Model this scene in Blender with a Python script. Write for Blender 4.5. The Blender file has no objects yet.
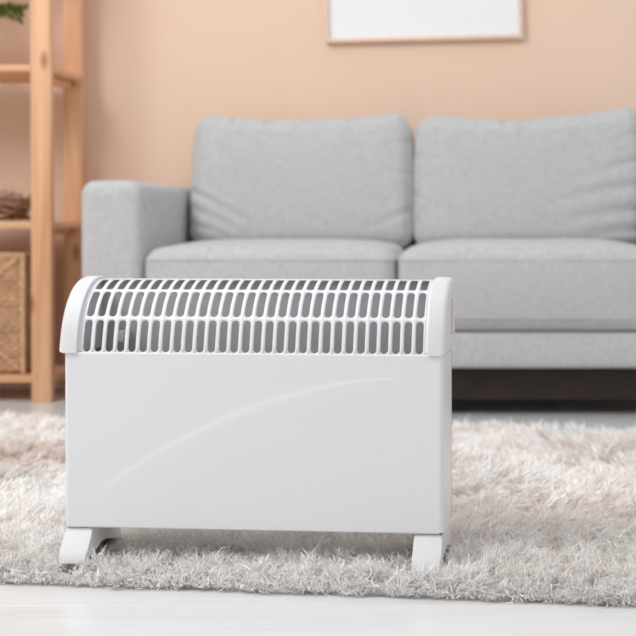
import bpy, bmesh, math, random
import numpy as np
from mathutils import Vector, Matrix

random.seed(7)
rng = np.random.default_rng(7)
scn = bpy.context.scene
COL = scn.collection

# ------------------------------------------------------------------ camera
F = 1325.0                      # focal length in pixels of a 636 px frame
HC = 0.49                       # camera height
TILT = 0.012
cam_d = bpy.data.cameras.new('camera')
cam = bpy.data.objects.new('camera', cam_d)
COL.objects.link(cam)
cam.location = (0, 0, HC)
cam.rotation_euler = (math.pi / 2 - TILT, 0, 0)
cam_d.sensor_width = 36
cam_d.lens = F / 636 * 36
cam_d.shift_x = -(490 - 318) / 636
cam_d.shift_y = -(318 - (224 + F * math.tan(TILT))) / 636
cam_d.clip_start = 0.05
cam_d.dof.use_dof = True
cam_d.dof.focus_distance = 1.80
cam_d.dof.aperture_fstop = 5.6
scn.camera = cam

# ------------------------------------------------------------------ light
world = bpy.data.worlds.new('world')
scn.world = world
world.use_nodes = True
bg = world.node_tree.nodes['Background']
bg.inputs['Color'].default_value = (0.925, 0.97, 1.02, 1)
bg.inputs['Strength'].default_value = 0.93

def area(name, loc, target, sx, sy, energy, color=(1, 1, 1)):
    l = bpy.data.lights.new(name, 'AREA')
    l.shape = 'RECTANGLE'
    l.size = sx
    l.size_y = sy
    l.energy = energy
    l.color = color
    o = bpy.data.objects.new(name, l)
    COL.objects.link(o)
    o.location = loc
    d = Vector(target) - Vector(loc)
    o.rotation_euler = d.to_track_quat('-Z', 'Y').to_euler()
    return o

area('window_light', (-2.05, 0.95, 2.75), (-0.1, 3.5, 0.4), 1.4, 1.4, 63, (1.0, 0.99, 0.975))

vs = scn.view_settings
vs.view_transform = 'Standard'
vs.look = 'None'
vs.gamma = 1
vs.exposure = 0.05
vs.use_curve_mapping = False
scn.cycles.max_bounces = 24
scn.cycles.diffuse_bounces = 14
scn.cycles.transmission_bounces = 14

# ------------------------------------------------------------------ materials
def srgb(r, g, b):
    def c(v):
        v /= 255
        return v / 12.92 if v <= 0.04045 else ((v + 0.055) / 1.055) ** 2.4
    return (c(r), c(g), c(b), 1)

class NT:
    def __init__(self, name):
        self.m = bpy.data.materials.new(name)
        self.m.use_nodes = True
        self.t = self.m.node_tree
        self.b = self.t.nodes['Principled BSDF']
    def n(self, kind, **kw):
        nd = self.t.nodes.new(kind)
        for k, v in kw.items():
            if k in nd.inputs:
                nd.inputs[k].default_value = v
            else:
                setattr(nd, k, v)
        return nd
    def l(self, a, ao, b, bi):
        self.t.links.new(a.outputs[ao], b.inputs[bi])
    def coords(self, scale, kind='Object'):
        tc = self.n('ShaderNodeTexCoord')
        mp = self.n('ShaderNodeMapping')
        mp.inputs['Scale'].default_value = scale
        self.l(tc, kind, mp, 'Vector')
        return mp
    def ramp(self, stops):
        r = self.n('ShaderNodeValToRGB')
        e = r.color_ramp.elements
        while len(e) < len(stops):
            e.new(0.5)
        for el, (p, c) in zip(e, stops):
            el.position = p
            el.color = c
        return r

def mat_plain(name, col, rough=0.5, spec=0.5, noise=0.0, nscale=40, bump=0.0):
    N = NT(name)
    N.b.inputs['Roughness'].default_value = rough
    N.b.inputs['Specular IOR Level'].default_value = spec
    N.b.inputs['Base Color'].default_value = col
    if noise or bump:
        mp = N.coords((1, 1, 1))
        nz = N.n('ShaderNodeTexNoise', Scale=nscale, Detail=4.0)
        N.l(mp, 'Vector', nz, 'Vector')
        if noise:
            lo = tuple(c * (1 - noise) for c in col[:3]) + (1,)
            hi = tuple(min(1, c * (1 + noise)) for c in col[:3]) + (1,)
            r = N.ramp([(0.3, lo), (0.7, hi)])
            N.l(nz, 'Fac', r, 'Fac')
            N.l(r, 'Color', N.b, 'Base Color')
        if bump:
            bp = N.n('ShaderNodeBump', Strength=bump, Distance=0.002)
            N.l(nz, 'Fac', bp, 'Height')
            N.l(bp, 'Normal', N.b, 'Normal')
    return N.m

M = {}
M['wall'] = mat_plain('wall_paint_peach', srgb(234, 206, 184), 0.9, 0.2, 0.012, 3, 0.0)
M['white_wall'] = mat_plain('wall_paint_greige', srgb(222, 221, 219), 0.9, 0.2, 0.01, 3)
M['heater'] = mat_plain('heater_white_enamel', srgb(230, 230, 232), 0.32, 0.4)
M['plastic'] = mat_plain('heater_white_plastic', srgb(220, 220, 221), 0.5, 0.4)
M['heater_inner'] = mat_plain('heater_grey_sheet', srgb(186, 188, 190), 0.5, 0.4)
M['element'] = mat_plain('heating_element_metal', srgb(120, 120, 122), 0.45, 0.5)
M['slot'] = mat_plain('grey_plastic', srgb(190, 191, 193), 0.5, 0.4)
M['mat_board'] = mat_plain('picture_mat_white', srgb(240, 241, 243), 0.75, 0.3)
M['frame_wood'] = mat_plain('pale_frame_wood', srgb(236, 210, 192), 0.5, 0.4, 0.05, 30)
M['sofa_wood'] = mat_plain('dark_brown_wood', srgb(58, 47, 42), 0.55, 0.3, 0.12, 25)
M['pot'] = mat_plain('pot_ceramic', srgb(228, 226, 222), 0.4, 0.4)
M['soil'] = mat_plain('soil', srgb(70, 52, 40), 1.0, 0.1, 0.3, 60)
M['stem'] = mat_plain('plant_stem', srgb(92, 78, 44), 0.8, 0.2)
M['backing'] = mat_plain('rug_backing', srgb(214, 202, 192), 1.0, 0.1, 0.08, 80)

def mat_fabric():
    N = NT('grey_linen_fabric')
    N.b.inputs['Roughness'].default_value = 0.93
    N.b.inputs['Specular IOR Level'].default_value = 0.15
    N.b.inputs['Sheen Weight'].default_value = 0.15
    mp = N.coords((1, 1, 1))
    a = N.n('ShaderNodeMapping'); a.inputs['Scale'].default_value = (430, 45, 45)
    b = N.n('ShaderNodeMapping'); b.inputs['Scale'].default_value = (45, 45, 430)
    N.l(mp, 'Vector', a, 'Vector'); N.l(mp, 'Vector', b, 'Vector')
    na = N.n('ShaderNodeTexNoise', Scale=1.0, Detail=2.0)
    nb = N.n('ShaderNodeTexNoise', Scale=1.0, Detail=2.0)
    N.l(a, 'Vector', na, 'Vector'); N.l(b, 'Vector', nb, 'Vector')
    ad = N.n('ShaderNodeMath', operation='ADD')
    t = N.t
    t.links.new(na.outputs['Fac'], ad.inputs[0]); t.links.new(nb.outputs['Fac'], ad.inputs[1])
    ml = N.n('ShaderNodeMath', operation='MULTIPLY'); ml.inputs[1].default_value = 0.5
    t.links.new(ad.outputs[0], ml.inputs[0])
    r = N.ramp([(0.34, srgb(178, 179, 179)), (0.66, srgb(203, 204, 204))])
    t.links.new(ml.outputs[0], r.inputs['Fac'])
    N.l(r, 'Color', N.b, 'Base Color')
    bp = N.n('ShaderNodeBump', Strength=0.25, Distance=0.001)
    t.links.new(ml.outputs[0], bp.inputs['Height'])
    N.l(bp, 'Normal', N.b, 'Normal')
    return N.m
M['fabric'] = mat_fabric()

def mat_pine(name, axis, light=(234, 190, 152), dark=(214, 158, 116), knot=(168, 104, 66)):
    """pine: grain stretched along one axis, a few knots"""
    N = NT(name)
    N.b.inputs['Roughness'].default_value = 0.55
    N.b.inputs['Specular IOR Level'].default_value = 0.35
    sc = [38.0, 38.0, 38.0]; sc[axis] = 2.2
    mp = N.coords(tuple(sc))
    oi = N.n('ShaderNodeObjectInfo')
    ad = N.n('ShaderNodeVectorMath', operation='ADD')
    N.t.links.new(mp.outputs['Vector'], ad.inputs[0])
    sm = N.n('ShaderNodeMath', operation='MULTIPLY'); sm.inputs[1].default_value = 37.0
    N.t.links.new(oi.outputs['Random'], sm.inputs[0])
    N.t.links.new(sm.outputs[0], ad.inputs[1])
    nz = N.n('ShaderNodeTexNoise', Scale=1.0, Detail=5.0, Roughness=0.6, Distortion=0.6)
    N.t.links.new(ad.outputs[0], nz.inputs['Vector'])
    r = N.ramp([(0.3, srgb(*dark)), (0.68, srgb(*light))])
    N.l(nz, 'Fac', r, 'Fac')
    ks = [9.0, 9.0, 9.0]; ks[axis] = 4.2
    mk = N.coords(tuple(ks))
    ad2 = N.n('ShaderNodeVectorMath', operation='ADD')
    N.t.links.new(mk.outputs['Vector'], ad2.inputs[0]); N.t.links.new(sm.outputs[0], ad2.inputs[1])
    vo = N.n('ShaderNodeTexVoronoi', Scale=1.0, Randomness=1.0)
    N.t.links.new(ad2.outputs[0], vo.inputs['Vector'])
    kr = N.ramp([(0.05, (1, 1, 1, 1)), (0.15, (0, 0, 0, 1))])
    N.l(vo, 'Distance', kr, 'Fac')
    mx = N.n('ShaderNodeMix', data_type='RGBA')
    N.t.links.new(kr.outputs['Color'], mx.inputs[0])
    N.t.links.new(r.outputs['Color'], mx.inputs[6])
    mx.inputs[7].default_value = srgb(*knot)
    N.t.links.new(mx.outputs[2], N.b.inputs['Base Color'])
    return N.m
M['pine_z'] = mat_pine('pine_upright', 2)
M['pine_x'] = mat_pine('pine_board', 0)
M['pine_y'] = mat_pine('pine_batten', 1)

def mat_floor():
    N = NT('whitewashed_laminate')
    N.b.inputs['Roughness'].default_value = 0.24
    N.b.inputs['Specular IOR Level'].default_value = 0.5
    mp = N.coords((2.0, 26.0, 1.0))
    oi = N.n('ShaderNodeObjectInfo')
    sm = N.n('ShaderNodeMath', operation='MULTIPLY'); sm.inputs[1].default_value = 91.0
    N.t.links.new(oi.outputs['Random'], sm.inputs[0])
    ad = N.n('ShaderNodeVectorMath', operation='ADD')
    N.t.links.new(mp.outputs['Vector'], ad.inputs[0]); N.t.links.new(sm.outputs[0], ad.inputs[1])
    nz = N.n('ShaderNodeTexNoise', Scale=1.6, Detail=6.0, Roughness=0.62, Distortion=0.5)
    N.t.links.new(ad.outputs[0], nz.inputs['Vector'])
    r = N.ramp([(0.25, srgb(216, 216, 216)), (0.5, srgb(225, 225, 225)), (0.75, srgb(231, 231, 231))])
    N.l(nz, 'Fac', r, 'Fac')
    N.l(r, 'Color', N.b, 'Base Color')
    bp = N.n('ShaderNodeBump', Strength=0.05, Distance=0.001)
    N.l(nz, 'Fac', bp, 'Height')
    N.l(bp, 'Normal', N.b, 'Normal')
    return N.m
M['floor'] = mat_floor()
M['floor_base'] = mat_plain('floor_underlay', srgb(190, 188, 186), 0.9, 0.1)

def mat_vcol(name, rough=1.0, transl=0.25):
    N = NT(name)
    at = N.n('ShaderNodeAttribute', attribute_name='tint')
    N.l(at, 'Color', N.b, 'Base Color')
    N.b.inputs['Roughness'].default_value = rough
    N.b.inputs['Specular IOR Level'].default_value = 0.15
    tr = N.n('ShaderNodeBsdfTranslucent')
    N.l(at, 'Color', tr, 'Color')
    mx = N.n('ShaderNodeMixShader', Fac=transl)
    N.t.links.new(N.b.outputs[0], mx.inputs[1])
    N.t.links.new(tr.outputs[0], mx.inputs[2])
    out = [n for n in N.t.nodes if n.type == 'OUTPUT_MATERIAL'][0]
    N.t.links.new(mx.outputs[0], out.inputs['Surface'])
    return N.m
M['pile'] = mat_vcol('shag_pile', 1.0, 0.14)
M['leaf'] = mat_vcol('plant_leaf', 0.6, 0.2)
M['straw'] = mat_vcol('dried_straw', 0.9, 0.1)
M['wicker'] = mat_plain('woven_sea_grass', srgb(206, 166, 132), 0.85, 0.2, 0.16, 55, 0.3)
M['wicker_frame'] = mat_plain('basket_frame_wrap', srgb(214, 176, 142), 0.85, 0.2, 0.2, 90, 0.4)

# ------------------------------------------------------------------ helpers
def tag(o, label, cat, group=None, kind=None):
    o['label'] = label
    o['category'] = cat
    if group: o['group'] = group
    if kind: o['kind'] = kind
    return o

def empty(name, loc=(0, 0, 0), rz=0.0):
    o = bpy.data.objects.new(name, None)
    COL.objects.link(o)
    o.location = loc
    o.rotation_euler = (0, 0, rz)
    o.empty_display_size = 0.1
    return o

def link_mesh(name, me, mat, parent=None, smooth=False, angle=None):
    o = bpy.data.objects.new(name, me)
    COL.objects.link(o)
    if mat is not None and not me.materials:
        me.materials.append(mat)
    if smooth and len(me.polygons):
        me.polygons.foreach_set('use_smooth', np.ones(len(me.polygons), dtype=bool))
        if angle is not None:
            me.set_sharp_from_angle(angle=math.radians(angle))
    if parent: o.parent = parent
    return o

def from_bm(name, bm, mat, parent=None, smooth=False, angle=None):
    bmesh.ops.recalc_face_normals(bm, faces=bm.faces[:])
    me = bpy.data.meshes.new(name)
    bm.to_mesh(me)
    bm.free()
    return link_mesh(name, me, mat, parent, smooth, angle)

def add_box(bm, lo, hi, bevel=0.0, seg=2):
    r = bmesh.ops.create_cube(bm, size=1.0)
    vv = r['verts']
    lo = Vector(lo); hi = Vector(hi)
    for v in vv:
        v.co = Vector((lo[i] + (v.co[i] + 0.5) * (hi[i] - lo[i]) for i in range(3)))
    if bevel:
        es = list({e for v in vv for e in v.link_edges})
        bmesh.ops.bevel(bm, geom=es, offset=bevel, segments=seg, profile=0.5, affect='EDGES')

def box(name, lo, hi, mat, parent=None, bevel=0.0, seg=2):
    """box whose origin is its own centre"""
    lo = Vector(lo); hi = Vector(hi); c = (lo + hi) / 2
    bm = bmesh.new()
    add_box(bm, lo - c, hi - c, bevel, seg)
    o = from_bm(name, bm, mat, parent, bevel > 0, 40)
    o.location = c
    return o

def add_tube(bm, pts, rad, sides=6, closed=False, caps=True):
    pts = [Vector(p) for p in pts]
    n = len(pts)
    rings = []
    prev = None
    for i, p in enumerate(pts):
        if closed:
            t = pts[(i + 1) % n] - pts[i - 1]
        else:
            t = pts[min(i + 1, n - 1)] - pts[max(i - 1, 0)]
        t.normalize()
        if prev is None:
            a = Vector((0, 0, 1)) if abs(t.z) < 0.9 else Vector((1, 0, 0))
            u = t.cross(a).normalized()
        else:
            u = (prev - t * prev.dot(t)).normalized()
        prev = u
        w = t.cross(u)
        r = rad[i] if hasattr(rad, '__len__') else rad
        rings.append([bm.verts.new(p + (u * math.cos(2 * math.pi * k / sides) + w * math.sin(2 * math.pi * k / sides)) * r) for k in range(sides)])
    rng_ = range(n) if closed else range(n - 1)
    for i in rng_:
        a = rings[i]; b = rings[(i + 1) % n]
        for k in range(sides):
            bm.faces.new((a[k], a[(k + 1) % sides], b[(k + 1) % sides], b[k]))
    if caps and not closed:
        bm.faces.new(rings[0][::-1]); bm.faces.new(rings[-1])

def add_lathe(bm, prof, seg=32, center=(0, 0, 0)):
    cx, cy, cz = center
    rings = []
    for r, z in prof:
        if r < 1e-6:
            rings.append([bm.verts.new((cx, cy, cz + z))])
        else:
            rings.append([bm.verts.new((cx + r * math.cos(2 * math.pi * k / seg), cy + r * math.sin(2 * math.pi * k / seg), cz + z)) for k in range(seg)])
    for a, b in zip(rings, rings[1:]):
        for k in range(seg):
            k2 = (k + 1) % seg
            if len(a) == 1 and len(b) == 1: continue
            if len(a) == 1: bm.faces.new((a[0], b[k], b[k2]))
            elif len(b) == 1: bm.faces.new((a[k], a[k2], b[0]))
            else: bm.faces.new((a[k], a[k2], b[k2], b[k]))

def soft_box(name, size, r, mat, parent, n=36, fn=None):
    """a cushion: rounded box on a fine grid, shaped further by fn(P, U) (U: -1..1 cube coordinates)"""
    g = np.linspace(-1, 1, n + 1)
    verts = []; faces = []; idx = {}
    def vid(p):
        k = tuple(np.round(p, 6))
        if k not in idx:
            idx[k] = len(verts); verts.append(k)
        return idx[k]
    for ax in range(3):
        for s in (-1, 1):
            a, b = [(1, 2), (2, 0), (0, 1)][ax]
            for i in range(n):
                for j in range(n):
                    q = []
                    for (ii, jj) in ((i, j), (i + 1, j), (i + 1, j + 1), (i, j + 1)):
                        p = [0, 0, 0]; p[ax] = s; p[a] = g[ii]; p[b] = g[jj]
                        q.append(vid(p))
                    faces.append(q if s > 0 else q[::-1])
    U = np.array(verts, dtype=float)
    half = np.array(size) / 2
    # concentrate the grid near the edges
    W = np.sign(U) * (1 - (1 - np.abs(U)) ** 1.35)
    P = W * half
    inner = np.clip(P, -(half - r), half - r)
    d = P - inner
    ln = np.linalg.norm(d, axis=1, keepdims=True)
    P = inner + np.where(ln > 1e-9, d / np.maximum(ln, 1e-9) * r, 0)
    if fn is not None:
        P = fn(P, W)
    me = bpy.data.meshes.new(name)
    me.from_pydata(P.tolist(), [], faces)
    return link_mesh(name, me, mat, parent, True)

def smooth_noise(P, scale, seed):
    """cheap smooth 3-D noise from a sum of sines"""
    r = np.random.default_rng(seed)
    out = np.zeros(len(P))
    for k in range(7):
        w = r.normal(size=3) * scale
        out += np.sin(P @ w + r.uniform(0, 6.28))
    return out / 7

# ------------------------------------------------------------------ the room
def struct(o):
    o['kind'] = 'structure'
    return o

YW = 4.000                                     # back wall
XL, XR, YF, ZC = -2.6, 2.8, -1.2, 2.6
fl = struct(box('floor', (XL, YF, -0.06), (XR, YW, -0.010), M['floor_base']))
fc = fl.location.copy()
PW, PL, GAP = 0.193, 2.10, 0.0004
plank_me = None
row = 0
y = YF
while y < YW - 0.02:
    y1 = min(y + PW, YW)
    x = XL - (0.45 + 0.5 * (row % 3) if y > 1.8 else 0.72 + 0.12 * (row % 3))
    while x < XR:
        a = max(x, XL); b = min(x + PL, XR)
        if b - a > 0.05:
            full = abs((b - a) - PL) < 1e-6 and abs((y1 - y) - PW) < 1e-6
            if full and plank_me:
                o = bpy.data.objects.new('plank', plank_me); COL.objects.link(o); o.parent = fl
            else:
                bm = bmesh.new()
                hx = (b - a - GAP) / 2; hy = (y1 - y - GAP) / 2
                add_box(bm, (-hx, -hy, -0.010), (hx, hy, 0), 0.0003, 1)
                o = from_bm('plank', bm, M['floor'], fl)
                if full: plank_me = o.data
            o.location = Vector(((a + b) / 2, (y + y1) / 2, 0)) - fc
        x += PL
    y = y1
    row += 1
struct(box('wall_back', (XL, YW, 0), (XR, YW + 0.1, ZC), M['wall']))
struct(box('wall_right', (XR, YF - 0.1, 0), (XR + 0.1, YW + 0.1, ZC), M['white_wall']))
struct(box('wall_front', (XL - 0.1, YF - 0.1, 0), (XR, YF, ZC), M['white_wall']))
struct(box('wall_left', (XL - 0.1, YF, 0), (XL, YW + 0.1, ZC), M['white_wall']))

# ------------------------------------------------------------------ convector heater
AL = math.radians(4.8)
heater = empty('convector_heater', (-0.5925, 1.84, 0.024), -AL)
tag(heater, 'white freestanding convector heater with slotted top grille standing on the shaggy rug', 'heater')
HZ = -0.024                                   # local z of the floor
LEN = 0.5315
# hood outline (depth behind the front face, height), from the lower front edge over the top
prof_raw = [(0.000, 0.311), (0.0030, 0.328), (0.0075, 0.346), (0.0125, 0.359), (0.0190, 0.371), (0.0270, 0.3825), (0.0375, 0.393), (0.0475, 0.4007), (0.058, 0.4065), (0.072, 0.4115), (0.087, 0.4138), (0.104, 0.414)]
def catmull(pts, per=6):
    P = [np.array(p) for p in pts]
    P = [2 * P[0] - P[1]] + P + [2 * P[-1] - P[-2]]
    out = []
    for i in range(1, len(P) - 2):
        for k in range(per):
            t = k / per
            out.append(0.5 * ((2 * P[i]) + (-P[i - 1] + P[i + 1]) * t + (2 * P[i - 1] - 5 * P[i] + 4 * P[i + 1] - P[i + 2]) * t * t + (-P[i - 1] + 3 * P[i] - 3 * P[i + 1] + P[i + 2]) * t ** 3))
    out.append(P[-2])
    return np.array(out)
cap_prof = catmull(prof_raw, 3)
fine = catmull(prof_raw, 12)
def inset(pr, d):
    t = np.gradient(pr, axis=0)
    t /= np.linalg.norm(t, axis=1, keepdims=True)
    return pr + np.stack([t[:, 1], -t[:, 0]], axis=1) * d
gp = inset(fine, 0.0035)                      # grille sheet lies a little under the end caps
gs = np.concatenate([[0], np.cumsum(np.linalg.norm(np.diff(gp, axis=0), axis=1))])
def on_grille(s):
    return np.interp(s, gs, gp[:, 0]), np.interp(s, gs, gp[:, 1])
def s_of_z(z):
    return float(np.interp(z, gp[:, 1], gs))

U0, U1 = 0.0190, 0.5095                        # grille span between the caps
NC = 30
cw = (U1 - 0.004 - U0 - 0.004) / NC
# front panel with a pressed arc
def arc_z(u):
    us = np.array([0.045, 0.10, 0.145, 0.20, 0.255, 0.31, 0.365, 0.42, 0.470])
    zs = np.array([0.114, 0.154, 0.182, 0.210, 0.233, 0.2525, 0.268, 0.2760, 0.2795])
    c = np.polyfit(us, zs, 4)
    return np.polyval(c, u), np.polyval(np.polyder(c), u)
def front_panel():
    nu, nz_ = 160, 300
    us = np.linspace(0.006, LEN - 0.006, nu + 1); zs = np.linspace(0.070, 0.3108, nz_ + 1)
    Ug, Zg = np.meshgrid(us, zs)
    az, sl = arc_z(Ug)
    dist = (Zg - az) / np.sqrt(1 + sl ** 2)
    t = np.clip((Ug - 0.045) / (0.470 - 0.045), 0, 1)
    w = 0.0012 + 0.0052 * np.sin(np.pi * t) ** 0.8
    env = np.where((Ug > 0.045) & (Ug < 0.470), np.sin(np.pi * t) ** 0.45, 0)
    # pressed facet: the panel stands a touch proud below the arc and steps back above it
    x = np.clip((1 - dist / w) / 2, 0, 1)
    ridge = x * x * (3 - 2 * x) * np.exp(-(np.maximum(-dist - w, 0) / 0.07) ** 2)
    D = -0.0013 * env * ridge
    V = np.stack([Ug, D, Zg + HZ], axis=-1).reshape(-1, 3)
    F_ = []
    for j in range(nz_):
        for i in range(nu):
            a = j * (nu + 1) + i
            F_.append((a, a + 1, a + nu + 2, a + nu + 1))
    # rounded returns at both ends, at the top and at the bottom
    V = V.tolist()
    def strip(ids, offs):
        prev = ids
        for off in offs:
            cur = []
            for q in ids:
                p = V[q]
                V.append([p[0] + off[0], p[1] * 0 + off[1], p[2] + off[2]]); cur.append(len(V) - 1)
            for k in range(len(ids) - 1):
                F_.append((prev[k], prev[k + 1], cur[k + 1], cur[k]))
            prev = cur
    R = 0.006
    arc = [(R * math.sin(a), R * (1 - math.cos(a))) for a in np.linspace(0.3, math.pi / 2, 5)]
    right = [j * (nu + 1) + nu for j in range(nz_ + 1)]
    left = [j * (nu + 1) for j in range(nz_ + 1)]
    strip(right, [(a, b, 0) for a, b in arc] + [(R, 0.092, 0)])
    strip(left[::-1], [(-a, b, 0) for a, b in arc] + [(-R, 0.092, 0)])
    bot = list(range(nu + 1))
    r2 = 0.002
    strip(bot[::-1], [(0, r2 * 0.3, -r2 * 0.7), (0, r2, -r2), (0, 0.02, -r2)])
    top = [nz_ * (nu + 1) + i for i in range(nu + 1)]
    strip(top, [(0, 0.0006, 0.0006), (0, 0.0022, 0.0010), (0, 0.0050, 0.0010)])
    me = bpy.data.meshes.new('front_panel')
    me.from_pydata(V, [], F_)
    return link_mesh('front_panel', me, M['heater'], heater, True, 50)
front_panel()

# slotted grille, a pressed sheet of stadium shaped slots
def grille():
    bm = bmesh.new()
    def vert(u, s):
        d, z = on_grille(s)
        return bm.verts.new((u, d, z + HZ))
    r0 = 0.0053
    rows = [(0.3125, 0.3560), (0.3607, 0.3942), (0.3972, 0.4100)]
    rs = [(s_of_z(a), s_of_z(b)) for a, b in rows]
    bounds = [s_of_z(0.3105)] + [(rs[i][1] + rs[i + 1][0]) / 2 for i in range(2)] + [rs[2][1] + 0.0028]
    bounds[0] = 0.0
    for c in range(NC):
        uc = U0 + 0.004 + (c + 0.5) * cw
        for k, (sa, sb) in enumerate(rs):
            b0, b1 = bounds[k], bounds[k + 1]
            rad = r0 if k < 2 else 0.0042
            hx = r0
            rad_y = rad
            inn = []; out = []
            m = 6
            # counter clockwise from the right side
            ns = 5
            top_s = sb - rad_y; bot_s = sa + rad_y
            def hole_cap(th, top):
                # superellipse end for the squarer top row
                ex = 1.0 if k < 2 else 0.62
                cx = math.copysign(abs(math.cos(th)) ** ex, math.cos(th)); sx_ = abs(math.sin(th)) ** ex
                return (uc + hx * cx, (top_s + rad_y * sx_) if top else (bot_s - rad_y * sx_))
            for j in range(ns):                    # right side upward
                t = j / ns
                inn.append((uc + hx, bot_s + (top_s - bot_s) * t)); out.append((uc + cw / 2, b0 + (b1 - b0) * t))
            for j in range(2 * m):                # top
                th = math.pi * j / (2 * m)
                inn.append(hole_cap(th, True)); out.append((uc + cw / 2 * math.cos(th), b1))
            for j in range(ns):                    # left side downward
                t = j / ns
                inn.append((uc - hx, top_s + (bot_s - top_s) * t)); out.append((uc - cw / 2, b1 + (b0 - b1) * t))
            for j in range(2 * m):
                th = math.pi * j / (2 * m)
                inn.append(hole_cap(math.pi - th, False)); out.append((uc - cw / 2 * math.cos(th), b0))
            vi = [vert(*p) for p in inn]; vo = [vert(*p) for p in out]
            n = len(vi)
            for q in range(n):
                bm.faces.new((vi[q], vi[(q + 1) % n], vo[(q + 1) % n], vo[q]))
    # plain margins: both ends and the flat top behind the slots
    ss = np.linspace(0, bounds[-1], 26)
    for ua, ub in ((U0 - 0.004, U0 + 0.004), (U1 - 0.004, U1 + 0.004)):
        va = [vert(ua, s) for s in ss]; vb = [vert(ub, s) for s in ss]
        for q in range(25):
            bm.faces.new((va[q], vb[q], vb[q + 1], va[q + 1]))
    ss = np.linspace(bounds[-1], gs[-1], 8)
    va = [vert(U0 - 0.004, s) for s in ss]; vb = [vert(U1 + 0.004, s) for s in ss]
    for q in range(7):
        bm.faces.new((va[q], vb[q], vb[q + 1], va[q + 1]))
    bmesh.ops.remove_doubles(bm, verts=bm.verts[:], dist=2e-5)
    o = from_bm('grille', bm, M['heater'], heater, True, 60)
    md = o.modifiers.new('thick', 'SOLIDIFY'); md.thickness = 0.0016; md.offset = -1
    # make the sheet grow inwards
    me = o.data
    c = Vector((0, 0, 0))
    if sum(p.normal.y for p in me.polygons) > 0:
        me.flip_normals()
    return o
grille()

def cap(side):
    """moulded end cap: hood outline with a rounded outer edge"""
    bm = bmesh.new()
    w0, w1 = (-0.008, U0) if side < 0 else (U1, LEN + 0.004)
    outline = [tuple(p) for p in cap_prof] + [(0.108, 0.411), (0.108, 0.318), (0.100, 0.311)]
    # the lower front corner sits slightly proud of the front panel
    pts = [(d - 0.003 if i < len(cap_prof) else d, z) for i, (d, z) in enumerate(outline)]
    cen = np.array([0.06, 0.35])
    def ring(u, ins):
        arr = np.array(pts)
        dirs = arr - cen
        ln = np.linalg.norm(dirs, axis=1, keepdims=True)
        arr = arr - dirs / ln * ins
        return [bm.verts.new((u, p[0], p[1] + HZ)) for p in arr]
    outer, inner = (w0, w1) if side < 0 else (w1, w0)
    sg = 1 if side < 0 else -1
    R = 0.0095
    rings = [ring(inner, 0.0035), ring(inner, 0.0012), ring(inner - sg * 0.0012, 0.0)]
    for a in np.linspace(0, math.pi / 2, 6):
        rings.append(ring(outer + sg * R * (1 - math.sin(a)), R * (1 - math.cos(a))))
    n = len(pts)
    for a, b in zip(rings, rings[1:]):
        for k in range(n):
            bm.faces.new((a[k], a[(k + 1) % n], b[(k + 1) % n], b[k]))
    bm.faces.new(rings[0]); bm.faces.new(rings[-1])
    o = from_bm('end_cap', bm, M['plastic'], heater, True, 35)
    o['label'] = 'white moulded plastic end cap'
    return o
cap(-1)
cr = cap(1)
# recessed grip plate on the outer face of the right cap
bm = bmesh.new()
add_box(bm, (LEN + 0.0035, 0.055, 0.335 + HZ), (LEN + 0.0048, 0.072, 0.385 + HZ), 0.0008, 2)
o = from_bm('grip_plate', bm, M['slot'], cr, True, 40)

box('back_panel', (0.0, 0.092, 0.069 + HZ), (LEN, 0.098, 0.408 + HZ), M['heater_inner'], heater, 0.001)
box('bottom_panel', (0.004, 0.020, 0.0685 + HZ), (LEN - 0.004, 0.092, 0.0705 + HZ), M['heater_inner'], heater)
# heating element: a ribbed bar on two brackets, seen through the slots
el = box('heating_element', (0.04, 0.045, 0.215 + HZ), (LEN - 0.04, 0.060, 0.235 + HZ), M['element'], heater, 0.003)
for u, zt in ((0.0585, 0.337), (LEN - 0.0765, 0.30)):
    box('bracket', (u - 0.004, 0.060, zt - 0.016 + HZ), (u + 0.004, 0.0925, zt + HZ), M['plastic'], heater, 0.001)

def foot(uc):
    """arched plastic foot: slopes out to a toe at the front and at the back"""
    bm = bmesh.new()
    z0, z1 = 0.0, 0.0665 + HZ
    prof = [(0.004, z1), (-0.004, z1 - 0.010), (-0.018, z1 - 0.028), (-0.026, z0 + 0.003), (-0.026, z0), (0.004, z0), (0.012, z0 + 0.007), (0.022, z0 + 0.015), (0.037, z0 + 0.020), (0.055, z0 + 0.020), (0.070, z0 + 0.015), (0.080, z0 + 0.007), (0.088, z0), (0.118, z0), (0.118, z0 + 0.003), (0.110, z1 - 0.028), (0.096, z1 - 0.010), (0.088, z1)]
    hw = 0.0195
    a = [bm.verts.new((uc - hw, d, z)) for d, z in prof]
    b = [bm.verts.new((uc + hw, d, z)) for d, z in prof]
    n = len(prof)
    fa = bm.faces.new(a); fb = bm.faces.new(b)
    for k in range(n):
        bm.faces.new((a[k], a[(k + 1) % n], b[(k + 1) % n], b[k]))
    es = list(fa.edges) + list(fb.edges)
    bmesh.ops.bevel(bm, geom=es, offset=0.003, segments=3, profile=0.5, affect='EDGES')
    return from_bm('foot', bm, M['plastic'], heater, True, 35)
FEET = (0.0200, LEN - 0.0215)
for uc in FEET:
    foot(uc)

# ------------------------------------------------------------------ shaggy rug
RA = math.radians(-7.3)
rug_origin = Vector((0.19, 1.680, 0.0))
rug = empty('shaggy_rug', rug_origin, RA)
tag(rug, 'pale beige and grey shaggy rug lying under the heater in front of the sofa', 'rug')
RX0, RX1, RY0, RY1 = -1.75, 0.75, 0.012, 1.285
def rug_backing():
    bm = bmesh.new()
    add_box(bm, (RX0, RY0 + 0.03, 0.0005), (RX1, RY1, 0.006), 0.002, 2)
    return from_bm('backing', bm, M['backing'], rug, True, 40)
rug_backing()

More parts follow.
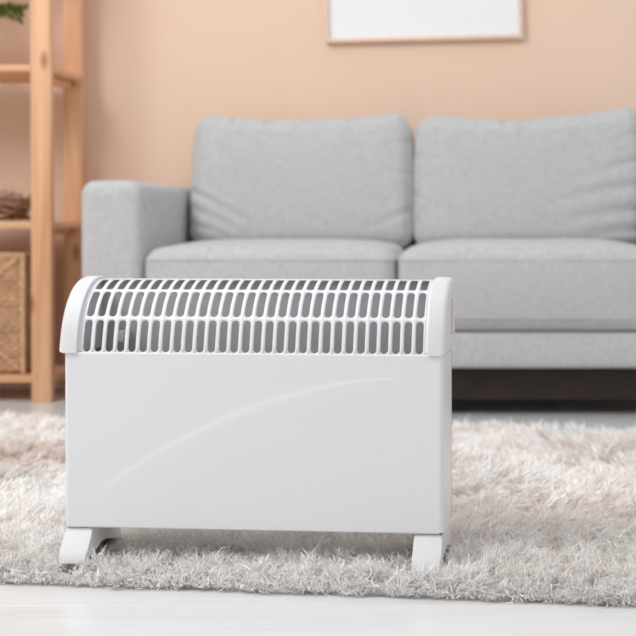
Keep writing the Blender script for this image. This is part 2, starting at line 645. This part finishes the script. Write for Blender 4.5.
def field(x, y, sc, seed):
    r = np.random.default_rng(seed)
    o = np.zeros_like(x)
    for k in range(9):
        a = r.uniform(0, 2 * np.pi); w = sc * r.uniform(0.5, 1.6)
        o += np.sin(w * (x * np.cos(a) + y * np.sin(a)) + r.uniform(0, 6.28))
    return o / 3.0

STRANDS = {'V': [], 'L': [], 'S': [], 'C': [], 'n': 0}
def build_strands(P, wd, side, col):
    """ribbons from strand points P (n, rows, 3), collected for one pile mesh"""
    n, rows, _ = P.shape
    V = np.zeros((n, 2 * (rows - 1) + 1, 3))
    for k in range(rows - 1):
        f = 1.0 if k else 0.8
        V[:, 2 * k] = P[:, k] - side * wd[:, None] * 0.5 * f
        V[:, 2 * k + 1] = P[:, k] + side * wd[:, None] * 0.5 * f
    V[:, -1] = P[:, -1]
    nv = V.shape[1]
    base = (STRANDS['n'] + np.arange(n) * nv)[:, None]
    quads = np.concatenate([base + np.array([2 * k, 2 * k + 1, 2 * k + 3, 2 * k + 2]) for k in range(rows - 2)], axis=1)
    tris = base + np.array([2 * (rows - 2), 2 * (rows - 2) + 1, nv - 1])
    cc = np.ones((n, nv, 4), dtype=np.float32); cc[:, :, :3] = col[:, None, :]
    STRANDS['V'].append(V.reshape(-1).astype(np.float32))
    STRANDS['L'].append(np.concatenate([quads, tris], axis=1).reshape(-1))
    STRANDS['S'].append(np.tile(np.array([4] * (rows - 2) + [3]), n))
    STRANDS['C'].append(cc.reshape(-1))
    STRANDS['n'] += n * nv

def pile_mesh():
    me = bpy.data.meshes.new('pile')
    me.vertices.add(STRANDS['n'])
    me.vertices.foreach_set('co', np.concatenate(STRANDS['V']))
    loops = np.concatenate(STRANDS['L']); sizes = np.concatenate(STRANDS['S'])
    starts = np.concatenate([[0], np.cumsum(sizes)[:-1]])
    me.loops.add(len(loops)); me.loops.foreach_set('vertex_index', loops.astype(np.int32))
    me.polygons.add(len(sizes)); me.polygons.foreach_set('loop_start', starts.astype(np.int32))
    me.update(calc_edges=True)
    ca = me.color_attributes.new('tint', 'FLOAT_COLOR', 'POINT')
    ca.data.foreach_set('color', np.concatenate(STRANDS['C']))
    o = link_mesh('pile', me, M['pile'], rug, True)
    o['kind'] = 'stuff'
    o['label'] = 'long pale beige and grey shag pile'
    return o

C_WHITE = np.array(srgb(253, 251, 249)[:3]); C_BEIGE = np.array(srgb(242, 227, 219)[:3]); C_GREY = np.array(srgb(248, 246, 244)[:3])
def pile(x0, x1, y0, y1, spacing, per, width, seed, rows=5):
    """tufts of crimped yarn: every strand leaves its tuft's root, splays and curls"""
    r = np.random.default_rng(seed)
    nx = int((x1 - x0) / spacing); ny = max(1, int((y1 - y0) / spacing))
    gx, gy = np.meshgrid(np.arange(nx), np.arange(ny))
    tx = x0 + (gx.ravel() + r.uniform(0, 1, nx * ny)) * spacing
    ty = y0 + (gy.ravel() + r.uniform(0, 1, nx * ny)) * spacing
    wx = rug_origin.x + tx * math.cos(RA) - ty * math.sin(RA); wy = rug_origin.y + tx * math.sin(RA) + ty * math.cos(RA)
    hx = wx - heater.location.x; hy = wy - heater.location.y
    hu = hx * math.cos(AL) - hy * math.sin(AL); hd = hx * math.sin(AL) + hy * math.cos(AL)
    keep = np.ones(len(tx), dtype=bool)
    for uc in FEET:
        keep &= ~((np.abs(hu - uc) < 0.021) & (hd > -0.030) & (hd < 0.122))
    tx = tx[keep]; ty = ty[keep]
    nt = len(tx)
    comb = np.clip((ty - 0.12) / 0.16, 0, 1)            # front strip stands up, the rest lies combed over
    phi = 2.4 * field(tx, ty, 7, 3) + r.normal(0, 0.55, nt)
    edge = np.clip((0.035 - (ty - RY0)) / 0.035, 0, 1)
    fedge = np.clip((0.05 - (RY1 - ty)) / 0.05, 0, 1)
    hgt = 1 + 0.16 * field(tx, ty, 60, 5) + r.normal(0, 0.17, nt)
    L = (0.0305 + 0.0145 * comb) * np.clip(hgt, 0.6, 1.5) * (1 - 0.15 * edge)
    lean = np.clip(0.18 + 0.85 * comb + 0.15 * field(tx, ty, 13, 6) + r.normal(0, 0.12, nt), 0.02, 1.25) * (1 - 0.5 * fedge)
    ax = np.cos(phi) * lean + r.normal(0, 0.35, nt) * (1 - 0.6 * comb); ay = np.sin(phi) * lean - 0.75 * edge + r.normal(0, 0.35, nt) * (1 - 0.6 * comb)
    ay = np.where(edge > 0, np.minimum(ay, 0.1), ay)
    pat = field(tx, ty, 9, 8) * 0.6 + r.normal(0, 0.45, nt)
    fb = np.clip(0.12 + 0.36 * pat, 0, 1)[:, None]
    tc = C_WHITE * (1 - fb) + C_BEIGE * fb
    fg = np.clip((0.30 - ty) / 0.25, 0, 1)[:, None] * 0.7
    tc = tc * (1 - fg) + C_GREY * (1 - 0.16 * fb) * fg
    n = nt * per
    ti = np.repeat(np.arange(nt), per)
    spread = (0.36 - 0.06 * comb[ti])
    dx = ax[ti] + r.normal(0, 1, n) * spread
    dy = ay[ti] + r.normal(0, 1, n) * spread
    m = np.hypot(dx, dy); lim = np.minimum(m, 1.35) / np.maximum(m, 1e-6)
    dx *= lim; dy *= lim
    ln = L[ti] * r.uniform(0.72, 1.15, n)
    rx = tx[ti] + r.normal(0, 0.0022, n); ry = np.clip(ty[ti] + r.normal(0, 0.0022, n), RY0 + 0.001, None)
    P = np.zeros((n, rows, 3))
    c1 = r.normal(0, 1, (n, 2)); c2 = r.normal(0, 1, (n, 2)); cz = r.normal(0, 1, n)
    amp = (0.0046 - 0.0004 * comb[ti])[:, None]
    nrm = 1 / np.sqrt(1 + 0.55 * (dx ** 2 + dy ** 2))
    for k in range(rows):
        t = k / (rows - 1)
        run = ln * nrm * (0.35 * t + 0.65 * t * t)
        up = ln * nrm * (t - 0.22 * np.minimum(np.hypot(dx, dy), 1.3) * t * t)
        w = amp * (c1 * math.sin(math.pi * 1.5 * t) + c2 * math.sin(math.pi * (2.4 if rows == 5 else 3.3) * t) * 0.8)
        P[:, k, 0] = rx + dx * run + w[:, 0]
        P[:, k, 1] = ry + dy * run + w[:, 1]
        P[:, k, 2] = 0.005 + up + cz * (0.002 if rows == 5 else 0.0038) * math.sin(math.pi * 1.9 * t)
    over = np.clip((RY0 + 0.006 - P[:, :, 1]) / 0.02, 0, 1)
    droop = r.uniform(0.1, 1.0, n)[:, None]
    P[:, :, 2] = np.maximum(P[:, :, 2] * (1 - 0.9 * over * droop), 0.0012)
    P[:, :, 1] = np.where(P[:, :, 1] < RY0, RY0 + (P[:, :, 1] - RY0) * 0.6, P[:, :, 1])
    fa = np.arctan2(dy, dx) + np.pi / 2 + r.normal(0, 0.6, n)
    side = np.stack([np.cos(fa), np.sin(fa), r.normal(0, 0.2, n)], axis=1)
    wd = width * r.uniform(0.7, 1.3, n)
    col = np.clip(tc[ti] * r.uniform(0.90, 1.08, (n, 1)), 0.02, 0.985)
    build_strands(P, wd, side, col)
pile(-1.1, 0.25, RY0 + 0.001, 0.20, 0.0150, 40, 0.0011, 21, 7)
pile(-1.1, 0.25, RY0, RY0 + 0.010, 0.0050, 8, 0.0012, 29, 7)
pile(-1.1, 0.25, 0.20, 0.46, 0.0150, 26, 0.0015, 22, 6)
pile(-1.75, 0.75, 0.46, RY1, 0.0185, 18, 0.0028, 23)
pile(RX0, -1.1, RY0 + 0.001, 0.46, 0.0180, 16, 0.0022, 24)
pile(0.25, RX1, RY0 + 0.001, 0.46, 0.0180, 16, 0.0022, 25)
pile_mesh()

# ------------------------------------------------------------------ sofa
sofa = empty('sofa', (-0.233, 3.72, 0.0))
tag(sofa, 'light grey linen two seat sofa with box arms against the peach wall', 'sofa')
SO = Vector((-0.233, 3.72, 0.0))
def W2S(p): return Vector(p) - SO
YSF = 3.30
def arm(x0, x1):
    def fn(P, U):
        nz_ = smooth_noise(P, 14, 4)
        P = P.copy()
        P[:, 1] += np.where(U[:, 1] < -0.9, nz_ * 0.002, 0)
        P[:, 2] += np.where(U[:, 2] > 0.9, 0.004 * (1 - U[:, 0] ** 2) + nz_ * 0.002, 0)
        return P
    o = soft_box('arm', (x1 - x0, 0.695, 0.466), 0.032, M['fabric'], sofa, 28, fn)
    o.location = W2S(((x0 + x1) / 2, YSF + 0.3475, 0.130 + 0.233))
    return o
arm(-1.025, -0.868)
arm(0.426, 0.5815)
# fabric front rail / seat base
def fn_rail(P, U):
    P = P.copy()
    P[:, 1] -= np.where(U[:, 1] < -0.9, 0.006 * (1 - U[:, 2] ** 2), 0)
    return P
o = soft_box('seat_base', (1.292, 0.68, 0.093), 0.012, M['fabric'], sofa, 24, fn_rail)
o.location = W2S((-0.221, YSF + 0.012 + 0.34, 0.128 + 0.0465))
o = soft_box('backrest', (1.292, 0.066, 0.57), 0.03, M['fabric'], sofa, 20)
o.location = W2S((-0.221, 3.964, 0.13 + 0.285))
# dark wooden plinth frame and legs
box('plinth', W2S((-0.99, 3.39, 0.040)), W2S((0.554, 3.42, 0.129)), M['sofa_wood'], sofa, 0.002)
box('plinth', W2S((-0.99, 3.94, 0.046)), W2S((0.554, 3.97, 0.129)), M['sofa_wood'], sofa, 0.002)
for x0 in (-0.99, 0.524):
    box('side_rail', W2S((x0, 3.421, 0.046)), W2S((x0 + 0.03, 3.939, 0.129)), M['sofa_wood'], sofa, 0.002)
for lx in (-0.93, 0.494):
    for ly in (3.48, 3.90):
        bm = bmesh.new()
        add_lathe(bm, [(0, 0), (0.016, 0), (0.018, 0.004), (0.025, 0.128), (0, 0.128)], 20)
        o = from_bm('leg', bm, M['sofa_wood'], sofa, True, 40); o.location = W2S((lx, ly, 0))

def rrect(hx, hy, r, z, n=8):
    pts = []
    for cx, cy, a0 in ((hx - r, hy - r, 0), (-hx + r, hy - r, 90), (-hx + r, -hy + r, 180), (hx - r, -hy + r, 270)):
        for k in range(n + 1):
            a = math.radians(a0 + 90 * k / n)
            pts.append((cx + r * math.cos(a), cy + r * math.sin(a), z))
    # extra points on long straights
    out = []
    for a, b in zip(pts, pts[1:] + pts[:1]):
        d = math.dist(a, b)
        m = max(1, int(d / 0.03))
        for k in range(m):
            out.append(tuple(a[i] + (b[i] - a[i]) * k / m for i in range(3)))
    return out

SC_W, SC_D, SC_H = 0.629, 0.60, 0.212
def seat_cushion(xc, seed, SC_W=SC_W):
    def shape(P, U):
        P = P.copy()
        u, v, w = U[:, 0], U[:, 1], U[:, 2]
        top = np.clip((w - 0.2) / 0.8, 0, 1)
        P[:, 2] += top * (0.016 * (1 - u ** 4) * (1 - np.abs(v) ** 3) - 0.010 * np.abs(u) ** 6)
        fr = np.clip((-v - 0.6) / 0.4, 0, 1)
        P[:, 1] -= fr * 0.014 * (1 - u ** 4) * (1 - w ** 2)
        P[:, 2] += top * 0.0035 * smooth_noise(P, 16, seed)
        P[:, 1] += fr * 0.003 * smooth_noise(P, 18, seed + 1)
        return P
    o = soft_box('seat_cushion', (SC_W, SC_D, SC_H), 0.034, M['fabric'], sofa, 44, shape)
    o.location = W2S((xc, YSF - 0.006 + SC_D / 2, 0.222 + SC_H / 2))
    for zz in (-SC_H / 2 + 0.034, SC_H / 2 - 0.034):
        bm = bmesh.new()
        pts = rrect(SC_W / 2, SC_D / 2, 0.034, zz)
        q = np.array(pts)
        uu = np.clip(q[:, 0] / (SC_W / 2), -1, 1); vv = q[:, 1] / (SC_D / 2)
        fr = np.clip((-vv - 0.6) / 0.4, 0, 1)
        ww = zz / (SC_H / 2)
        q[:, 1] -= fr * 0.014 * (1 - uu ** 4) * (1 - ww ** 2)
        add_tube(bm, q.tolist(), 0.0024, 6, closed=True)
        from_bm('piping', bm, M['fabric'], o, True)
    return o
seat_cushion(-0.5505, 31)
seat_cushion(0.0955, 41, 0.655)

BC_W, BC_H, BC_T = 0.634, 0.380, 0.175
def back_cushion(xc, creases, top_prof, seed, lean, BC_W=BC_W):
    def shape(P, U):
        P = P.copy()
        u, v, w = U[:, 0], U[:, 1], U[:, 2]           # v: -1 front, w: up
        full = (1 - np.abs(u) ** 2.6) * (1 - np.abs(w) ** 2.6)
        fr = np.clip(-v, -1, 1)
        # pinched box edges, puffy middle
        P[:, 1] = P[:, 1] * (0.70 + 0.30 * full ** 0.55)
        # silhouette: corners pulled out a little, sides drawn in
        P[:, 0] *= 1 + 0.006 * (1 - w ** 2) - 0.026 * np.clip(w, 0, 1) ** 2
        tp = np.interp(u, [q[0] for q in top_prof], [q[1] for q in top_prof])
        P[:, 2] += np.clip(w * 0.5 + 0.5, 0, 1) ** 2 * tp
        P[:, 1] += 0.0045 * smooth_noise(P, 11, seed) * (0.4 + full)
        P[:, 2] += 0.0025 * smooth_noise(P, 26, seed + 2) * np.clip(w, 0, 1)
        front = np.clip(-v * 1.4, 0, 1)
        for (u0, w0, u1, w1, wd, dp) in creases:
            dx, dz = u1 - u0, w1 - w0
            L2 = dx * dx + dz * dz
            t = np.clip(((u - u0) * dx + (w - w0) * dz) / L2, 0, 1)
            # slightly curved crease
            bend = 0.05 * np.sin(math.pi * t)
            du = (u - (u0 + dx * t)) * BC_W / 2; dw = (w - (w0 + dz * t) - bend) * BC_H / 2
            ds = np.sqrt(du ** 2 + dw ** 2)
            amp = dp * (1 - 0.85 * t) * (0.45 if w0 < 0.99 else 1.7)
            g = np.exp(-(ds / wd) ** 2) - 0.45 * np.exp(-((ds - 1.9 * wd) / wd) ** 2)
            P[:, 1] += front * amp * g
        return P
    o = soft_box('back_cushion', (BC_W, BC_T, BC_H), 0.048, M['fabric'], sofa, 70, shape)
    o.location = W2S((xc, 3.832, 0.432 + BC_H / 2 - 0.018))
    o.rotation_euler = (lean, 0, 0)
    # piping round the front edge seam
    return o
crL = [(-1.0, -0.15, -0.45, -0.62, 0.010, 0.016), (-1.0, -0.40, -0.50, -0.80, 0.010, 0.014), (-1.0, -0.65, -0.55, -0.92, 0.009, 0.010),
       (1.0, -0.45, 0.55, -0.80, 0.012, 0.012), (1.0, 0.55, 0.72, 0.42, 0.010, 0.008), (1.0, 0.1, 0.7, 0.0, 0.010, 0.008),
       (-0.62, 1.0, -0.66, 0.72, 0.010, 0.008), (-0.30, 1.0, -0.36, 0.70, 0.010, 0.009), (0.05, 1.0, 0.0, 0.76, 0.010, 0.006), (0.45, 1.0, 0.46, 0.74, 0.010, 0.006)]
crR = [(1.0, 0.25, 0.45, 0.02, 0.012, 0.012), (1.0, 0.62, 0.60, 0.42, 0.010, 0.010), (1.0, -0.10, 0.15, -0.35, 0.014, 0.013), (1.0, -0.45, 0.30, -0.62, 0.013, 0.015), (1.0, -0.75, 0.40, -0.88, 0.012, 0.014),
       (-1.0, -0.2, -0.75, -0.45, 0.010, 0.009), (-1.0, 0.35, -0.8, 0.28, 0.010, 0.007),
       (-0.45, 1.0, -0.42, 0.74, 0.010, 0.007), (-0.22, 1.0, -0.20, 0.70, 0.010, 0.009), (-0.05, 1.0, -0.05, 0.72, 0.010, 0.009), (0.5, 1.0, 0.5, 0.75, 0.010, 0.006)]
back_cushion(-0.538, crL, [(-1, 0.006), (-0.85, 0.006), (-0.3, -0.006), (0.2, -0.004), (0.6, 0.004), (0.88, 0.016), (1, 0.010)], 51, math.radians(-7))
back_cushion(0.112, crR, [(-1, 0.002), (-0.85, 0.006), (-0.3, -0.006), (0.0, -0.006), (0.5, 0.010), (0.9, 0.032), (1, 0.028)], 61, math.radians(-7), 0.662)

# ------------------------------------------------------------------ pine shelving unit
SH = Vector((-1.62, 3.77, 0))
shelf = empty('pine_shelving_unit', SH)
tag(shelf, 'open pine wood shelving unit left of the sofa', 'shelf')
XP0, XP1 = -1.258, -1.203
SX0 = -2.05
YS0, YS1 = 3.63, 3.91
def S(p): return Vector(p) - SH
for xa, xb in ((XP0, XP1), (SX0, SX0 + 0.055)):
    box('post', S((xa, YS0, 0)), S((xb, YS0 + 0.030, 1.72)), M['pine_z'], shelf, 0.0025)
    box('post', S((xa, YS1, 0)), S((xb, YS1 + 0.030, 1.72)), M['pine_z'], shelf, 0.0025)
slat_me = {}
for zt in (0.072, 0.496, 0.926, 1.36):
    sf = empty('shelf'); sf.parent = shelf; sf.location = S((-1.625, 3.77, zt))
    T0 = 0.018
    # front rail between the posts, slats behind it, battens under the ends
    b = box('rail', (SX0 + 0.059 + 1.625, YS0 + 0.004 - 3.77, -T0), (XP0 - 0.001 + 1.625, YS0 + 0.029 - 3.77, 0), M['pine_x'], sf, 0.002)
    box('rail', (SX0 + 0.059 + 1.625, YS1 + 0.001 - 3.77, -T0), (XP0 - 0.001 + 1.625, YS1 + 0.029 - 3.77, 0), M['pine_x'], sf, 0.002)  # back rail, added to block light leaking down between shelf and wall
    ya, yb = YS0 + 0.032, YS1 - 0.002
    n = 4; g = 0.010
    w = (yb - ya - g * (n - 1)) / n
    for k in range(n):
        y0 = ya + k * (w + g)
        if 's' not in slat_me:
            b = box('slat', (SX0 + 1.625, y0 - 3.77, -T0), (XP1 + 1.625, y0 + w - 3.77, 0), M['pine_x'], sf, 0.002)
            slat_me['s'] = b.data
        else:
            b = bpy.data.objects.new('slat', slat_me['s']); COL.objects.link(b); b.parent = sf
            b.location = ((SX0 + XP1) / 2 + 1.625, y0 + w / 2 - 3.77, -T0 / 2)
    for xa in (SX0 + 0.025, XP1 - 0.052):
        box('batten', (xa + 1.625, ya - 3.77, -T0 - 0.020), (xa + 0.024 + 1.625, yb - 3.77, -T0 - 0.0002), M['pine_y'], sf, 0.0015)

# ------------------------------------------------------------------ woven basket on the lowest shelf
BK = Vector((-1.455, 3.785, 0.0722))
basket = empty('woven_basket', BK)
tag(basket, 'tan woven sea grass basket on the lowest pine shelf', 'basket')
bhx, bhy, bh = 0.163, 0.108, 0.338
def ring_pts(hx, hy, r, z, phase, amp, wl=0.026, step=0.0055):
    base = rrect(hx, hy, r, z, 4)
    P = np.array(base + base[:1])
    seg = np.linalg.norm(np.diff(P, axis=0), axis=1)
    s = np.concatenate([[0], np.cumsum(seg)])
    m = int(s[-1] / step)
    ss = np.linspace(0, s[-1], m, endpoint=False)
    x = np.interp(ss, s, P[:, 0]); y = np.interp(ss, s, P[:, 1])
    k = round(s[-1] / wl)
    off = amp * np.sin(2 * np.pi * k * ss / s[-1] + phase)
    nx = np.where(np.abs(np.abs(x) - hx) < 0.004, np.sign(x), 0); ny = np.where(np.abs(np.abs(y) - hy) < 0.004, np.sign(y), 0)
    zz = z + 0.0012 * np.sin(2 * np.pi * 3 * ss / s[-1] + phase * 2.3 + z * 90)
    return np.stack([x + nx * off, y + ny * off, zz], axis=1).tolist()
bm = bmesh.new()
nr = 27
for k in range(nr):
    z = 0.014 + k * (bh - 0.03) / (nr - 1)
    add_tube(bm, ring_pts(bhx - 0.012, bhy - 0.012, 0.012, z, math.pi * (k % 2), 0.0032), 0.0062, 5, closed=True)
wv = from_bm('weave', bm, M['wicker'], basket, True)
wv['kind'] = 'stuff'
bm = bmesh.new()
add_box(bm, (-bhx + 0.016, -bhy + 0.016, 0.003), (bhx - 0.016, bhy - 0.016, 0.009))
from_bm('bottom', bm, M['wicker'], basket)
for sx in (-1, 1):
    for sy in (-1, 1):
        bm = bmesh.new()
        add_tube(bm, [(sx * (bhx - 0.007), sy * (bhy - 0.007), z) for z in np.linspace(0.002, bh - 0.004, 14)], [0.0075 + 0.0008 * math.sin(q * 2.1) for q in range(14)], 8)
        from_bm('corner_post', bm, M['wicker_frame'], basket, True, 60)
bm = bmesh.new()
# twisted rim: two strands
for ph in (0, math.pi):
    base = rrect(bhx - 0.008, bhy - 0.008, 0.014, bh - 0.006, 4)
    P = np.array(base + base[:1]); seg = np.linalg.norm(np.diff(P, axis=0), axis=1); s = np.concatenate([[0], np.cumsum(seg)])
    ss = np.linspace(0, s[-1], 200, endpoint=False)
    x = np.interp(ss, s, P[:, 0]); y = np.interp(ss, s, P[:, 1])
    a = 2 * np.pi * 36 * ss / s[-1] + ph
    add_tube(bm, np.stack([x * (1 + 0.02 * np.cos(a)), y * (1 + 0.03 * np.cos(a)), bh - 0.006 + 0.004 * np.sin(a)], axis=1).tolist(), 0.005, 5, closed=True)
from_bm('rim', bm, M['wicker_frame'], basket, True)
# diagonal wrapped braces on the front face
for z0, z1 in ((bh - 0.012, bh - 0.10), (0.012, 0.10)):
    bm = bmesh.new()
    add_tube(bm, [(bhx - 0.018 - t * 0.10, -bhy + 0.005, z0 + (z1 - z0) * t) for t in np.linspace(0, 1, 12)], 0.005, 6)
    from_bm('brace', bm, M['wicker_frame'], basket, True, 60)

# ------------------------------------------------------------------ dried grass wreath on the middle shelf
def strands_mesh(name, paths, widths, cols, mat, parent):
    V = []; Fc = []; C = []
    for pts, wd, c in zip(paths, widths, cols):
        n = len(pts)
        b = len(V)
        for i, p in enumerate(pts):
            t = (pts[min(i + 1, n - 1)] - pts[max(i - 1, 0)])
            t = t / (np.linalg.norm(t) + 1e-9)
            s = np.cross(t, [0.3, -0.8, 0.5]); s /= np.linalg.norm(s) + 1e-9
            w2 = np.cross(t, s)
            f = (1 - (i / (n - 1)) ** 2 * 0.9) * (0.55 + 0.45 * min(1, 3 * i / (n - 1)))
            for a in (0, 2.094, 4.189):
                V.append((p + (s * math.cos(a) + w2 * math.sin(a)) * wd * 0.5 * f).tolist()); C.append(c)
        for i in range(n - 1):
            for k in range(3):
                k2 = (k + 1) % 3
                Fc.append((b + 3 * i + k, b + 3 * i + k2, b + 3 * i + 3 + k2, b + 3 * i + 3 + k))
    me = bpy.data.meshes.new(name)
    me.from_pydata(V, [], Fc)
    ca = me.color_attributes.new('tint', 'FLOAT_COLOR', 'POINT')
    cc = np.ones((len(V), 4), dtype=np.float32); cc[:, :3] = np.array(C)
    ca.data.foreach_set('color', cc.reshape(-1))
    return link_mesh(name, me, mat, parent, True)

WR = Vector((-1.425, 3.775, 0.497))
wreath = empty('dried_grass_wreath', WR)
tag(wreath, 'brown dried grass wreath lying on the middle pine shelf', 'wreath')
paths = []; wid = []; cols = []
r = np.random.default_rng(5)
RR = 0.082
pal = [np.array(srgb(*c)[:3]) for c in ((212, 178, 154), (186, 144, 118), (226, 200, 178), (160, 118, 92), (202, 160, 132))]
for k in range(420):
    a0 = r.uniform(0, 2 * np.pi); da = r.uniform(0.5, 1.3) * r.choice([-1, 1])
    ro = r.uniform(-0.026, 0.034); zo = r.uniform(0.008, 0.072)
    tip_r = ro + r.normal(0.008, 0.012); tip_z = np.clip(zo + r.normal(0.012, 0.014), 0.006, 0.094)
    pts = []
    for t in np.linspace(0, 1, 6):
        a = a0 + da * t
        rr = RR + ro + (tip_r - ro) * t * t + 0.004 * math.sin(5 * t + k)
        pts.append(np.array([rr * math.cos(a), min(max(rr * math.sin(a), -0.105), 0.105), max(0.005, zo + (tip_z - zo) * t * t + 0.004 * math.sin(4 * t + 2 * k))]))
    paths.append(pts); wid.append(r.uniform(0.004, 0.010)); cols.append(pal[r.integers(len(pal))] * r.uniform(0.8, 1.1))
s_ = strands_mesh('grass_strands', paths, wid, cols, M['straw'], wreath)
s_['kind'] = 'stuff'
bm = bmesh.new()
add_tube(bm, [(RR * math.cos(a), RR * math.sin(a), 0.026) for a in np.linspace(0, 2 * math.pi, 40, endpoint=False)], 0.022, 8, closed=True)
from_bm('core_ring', bm, mat_plain('dried_core', srgb(120, 84, 62), 0.95, 0.1, 0.3, 60), wreath, True)

# ------------------------------------------------------------------ plant on the upper shelf
PT = Vector((-1.50, 3.765, 0.9265))
plant = empty('potted_plant', PT)
tag(plant, 'potted plant with small green leaves on the upper pine shelf', 'plant')
bm = bmesh.new()
add_lathe(bm, [(0, 0), (0.044, 0), (0.047, 0.003), (0.058, 0.088), (0.060, 0.095), (0.057, 0.096), (0.054, 0.080), (0, 0.080)], 40)
from_bm('pot', bm, M['pot'], plant, True, 40)
bm = bmesh.new()
add_lathe(bm, [(0, 0.084), (0.04, 0.083), (0.0535, 0.0812)], 24)
from_bm('soil', bm, M['soil'], plant, True)
r = np.random.default_rng(17)
bm = bmesh.new()
leaf_V = []; leaf_F = []; leaf_C = []
for k in range(34):
    a = r.uniform(0, 2 * np.pi) if k > 5 else r.uniform(-0.5, 0.3)
    reach = r.uniform(0.07, 0.16) if k > 5 else r.uniform(0.14, 0.168)
    hgt = r.uniform(0.06, 0.24) if k > 5 else r.uniform(0.035, 0.10)
    pts = []
    for t in np.linspace(0, 1, 8):
        rr = 0.02 + reach * t ** 1.3
        x = rr * math.cos(a); yv = rr * math.sin(a) * 0.9
        z = 0.084 + 0.05 * t + (hgt) * math.sin(t * 1.9) / 0.95 * (0.9 if k > 5 else 0.8) - (0.03 * t * t)
        pts.append(np.array([x, yv, z]))
    add_tube(bm, [p.tolist() for p in pts], [0.0022 * (1 - 0.6 * q / 7) for q in range(8)], 5)
    for q in range(30):
        t = r.uniform(0.3, 1.0) * 6.99
        i = int(t); p = pts[i] + (pts[i + 1] - pts[i]) * (t - i)
        d = (pts[i + 1] - pts[i]); d /= np.linalg.norm(d)
        v = r.normal(size=3); v -= d * v.dot(d); v /= np.linalg.norm(v)
        v = v * 0.8 + d * 0.6; v /= np.linalg.norm(v)
        s = np.cross(v, r.normal(size=3)); s /= np.linalg.norm(s)
        nrm = np.cross(v, s)
        L = r.uniform(0.014, 0.026); w = L * 0.22
        b = len(leaf_V)
        c = np.array(srgb(*[(84, 112, 48), (62, 92, 40), (106, 130, 60), (120, 122, 58)][r.integers(4)])[:3]) * r.uniform(0.8, 1.15)
        for f, g, h in ((0, 0, 0), (0.5, 1, 0.0), (0.5, 0, 0.12), (0.5, -1, 0.0), (1, 0, -0.1)):
            leaf_V.append((p + v * L * f + s * w * g + nrm * L * h).tolist()); leaf_C.append(c)
        leaf_F += [(b, b + 1, b + 2), (b, b + 2, b + 3), (b + 1, b + 4, b + 2), (b + 2, b + 4, b + 3)]
from_bm('stems', bm, M['stem'], plant, True)
me = bpy.data.meshes.new('foliage')
me.from_pydata(leaf_V, [], leaf_F)
ca = me.color_attributes.new('tint', 'FLOAT_COLOR', 'POINT')
cc = np.ones((len(leaf_V), 4), dtype=np.float32); cc[:, :3] = np.array(leaf_C)
ca.data.foreach_set('color', cc.reshape(-1))
fo = link_mesh('foliage', me, M['leaf'], plant)
fo['kind'] = 'stuff'

# ------------------------------------------------------------------ picture on the wall
PF = Vector((-0.1965, YW, 1.0405))
pic = empty('framed_picture', PF)
pic.rotation_euler = (0, math.radians(-1.3), 0)
tag(pic, 'white framed picture with thin pale wood frame on the peach wall above the sofa', 'picture')
hw, ph, fwid, fd = 0.2965, 0.84, 0.013, 0.024
box('frame_side', (-hw, -fd - 0.001, 0), (-hw + fwid, -0.001, ph), M['frame_wood'], pic, 0.0015)
box('frame_side', (hw - fwid, -fd - 0.001, 0), (hw, -0.001, ph), M['frame_wood'], pic, 0.0015)
box('frame_rail', (-hw + fwid, -fd - 0.001, 0), (hw - fwid, -0.001, fwid), M['frame_wood'], pic, 0.0015)
box('frame_rail', (-hw + fwid, -fd - 0.001, ph - fwid), (hw - fwid, -0.001, ph), M['frame_wood'], pic, 0.0015)
box('mat_board', (-hw + fwid, -0.016, fwid), (hw - fwid, -0.004, ph - fwid), M['mat_board'], pic)
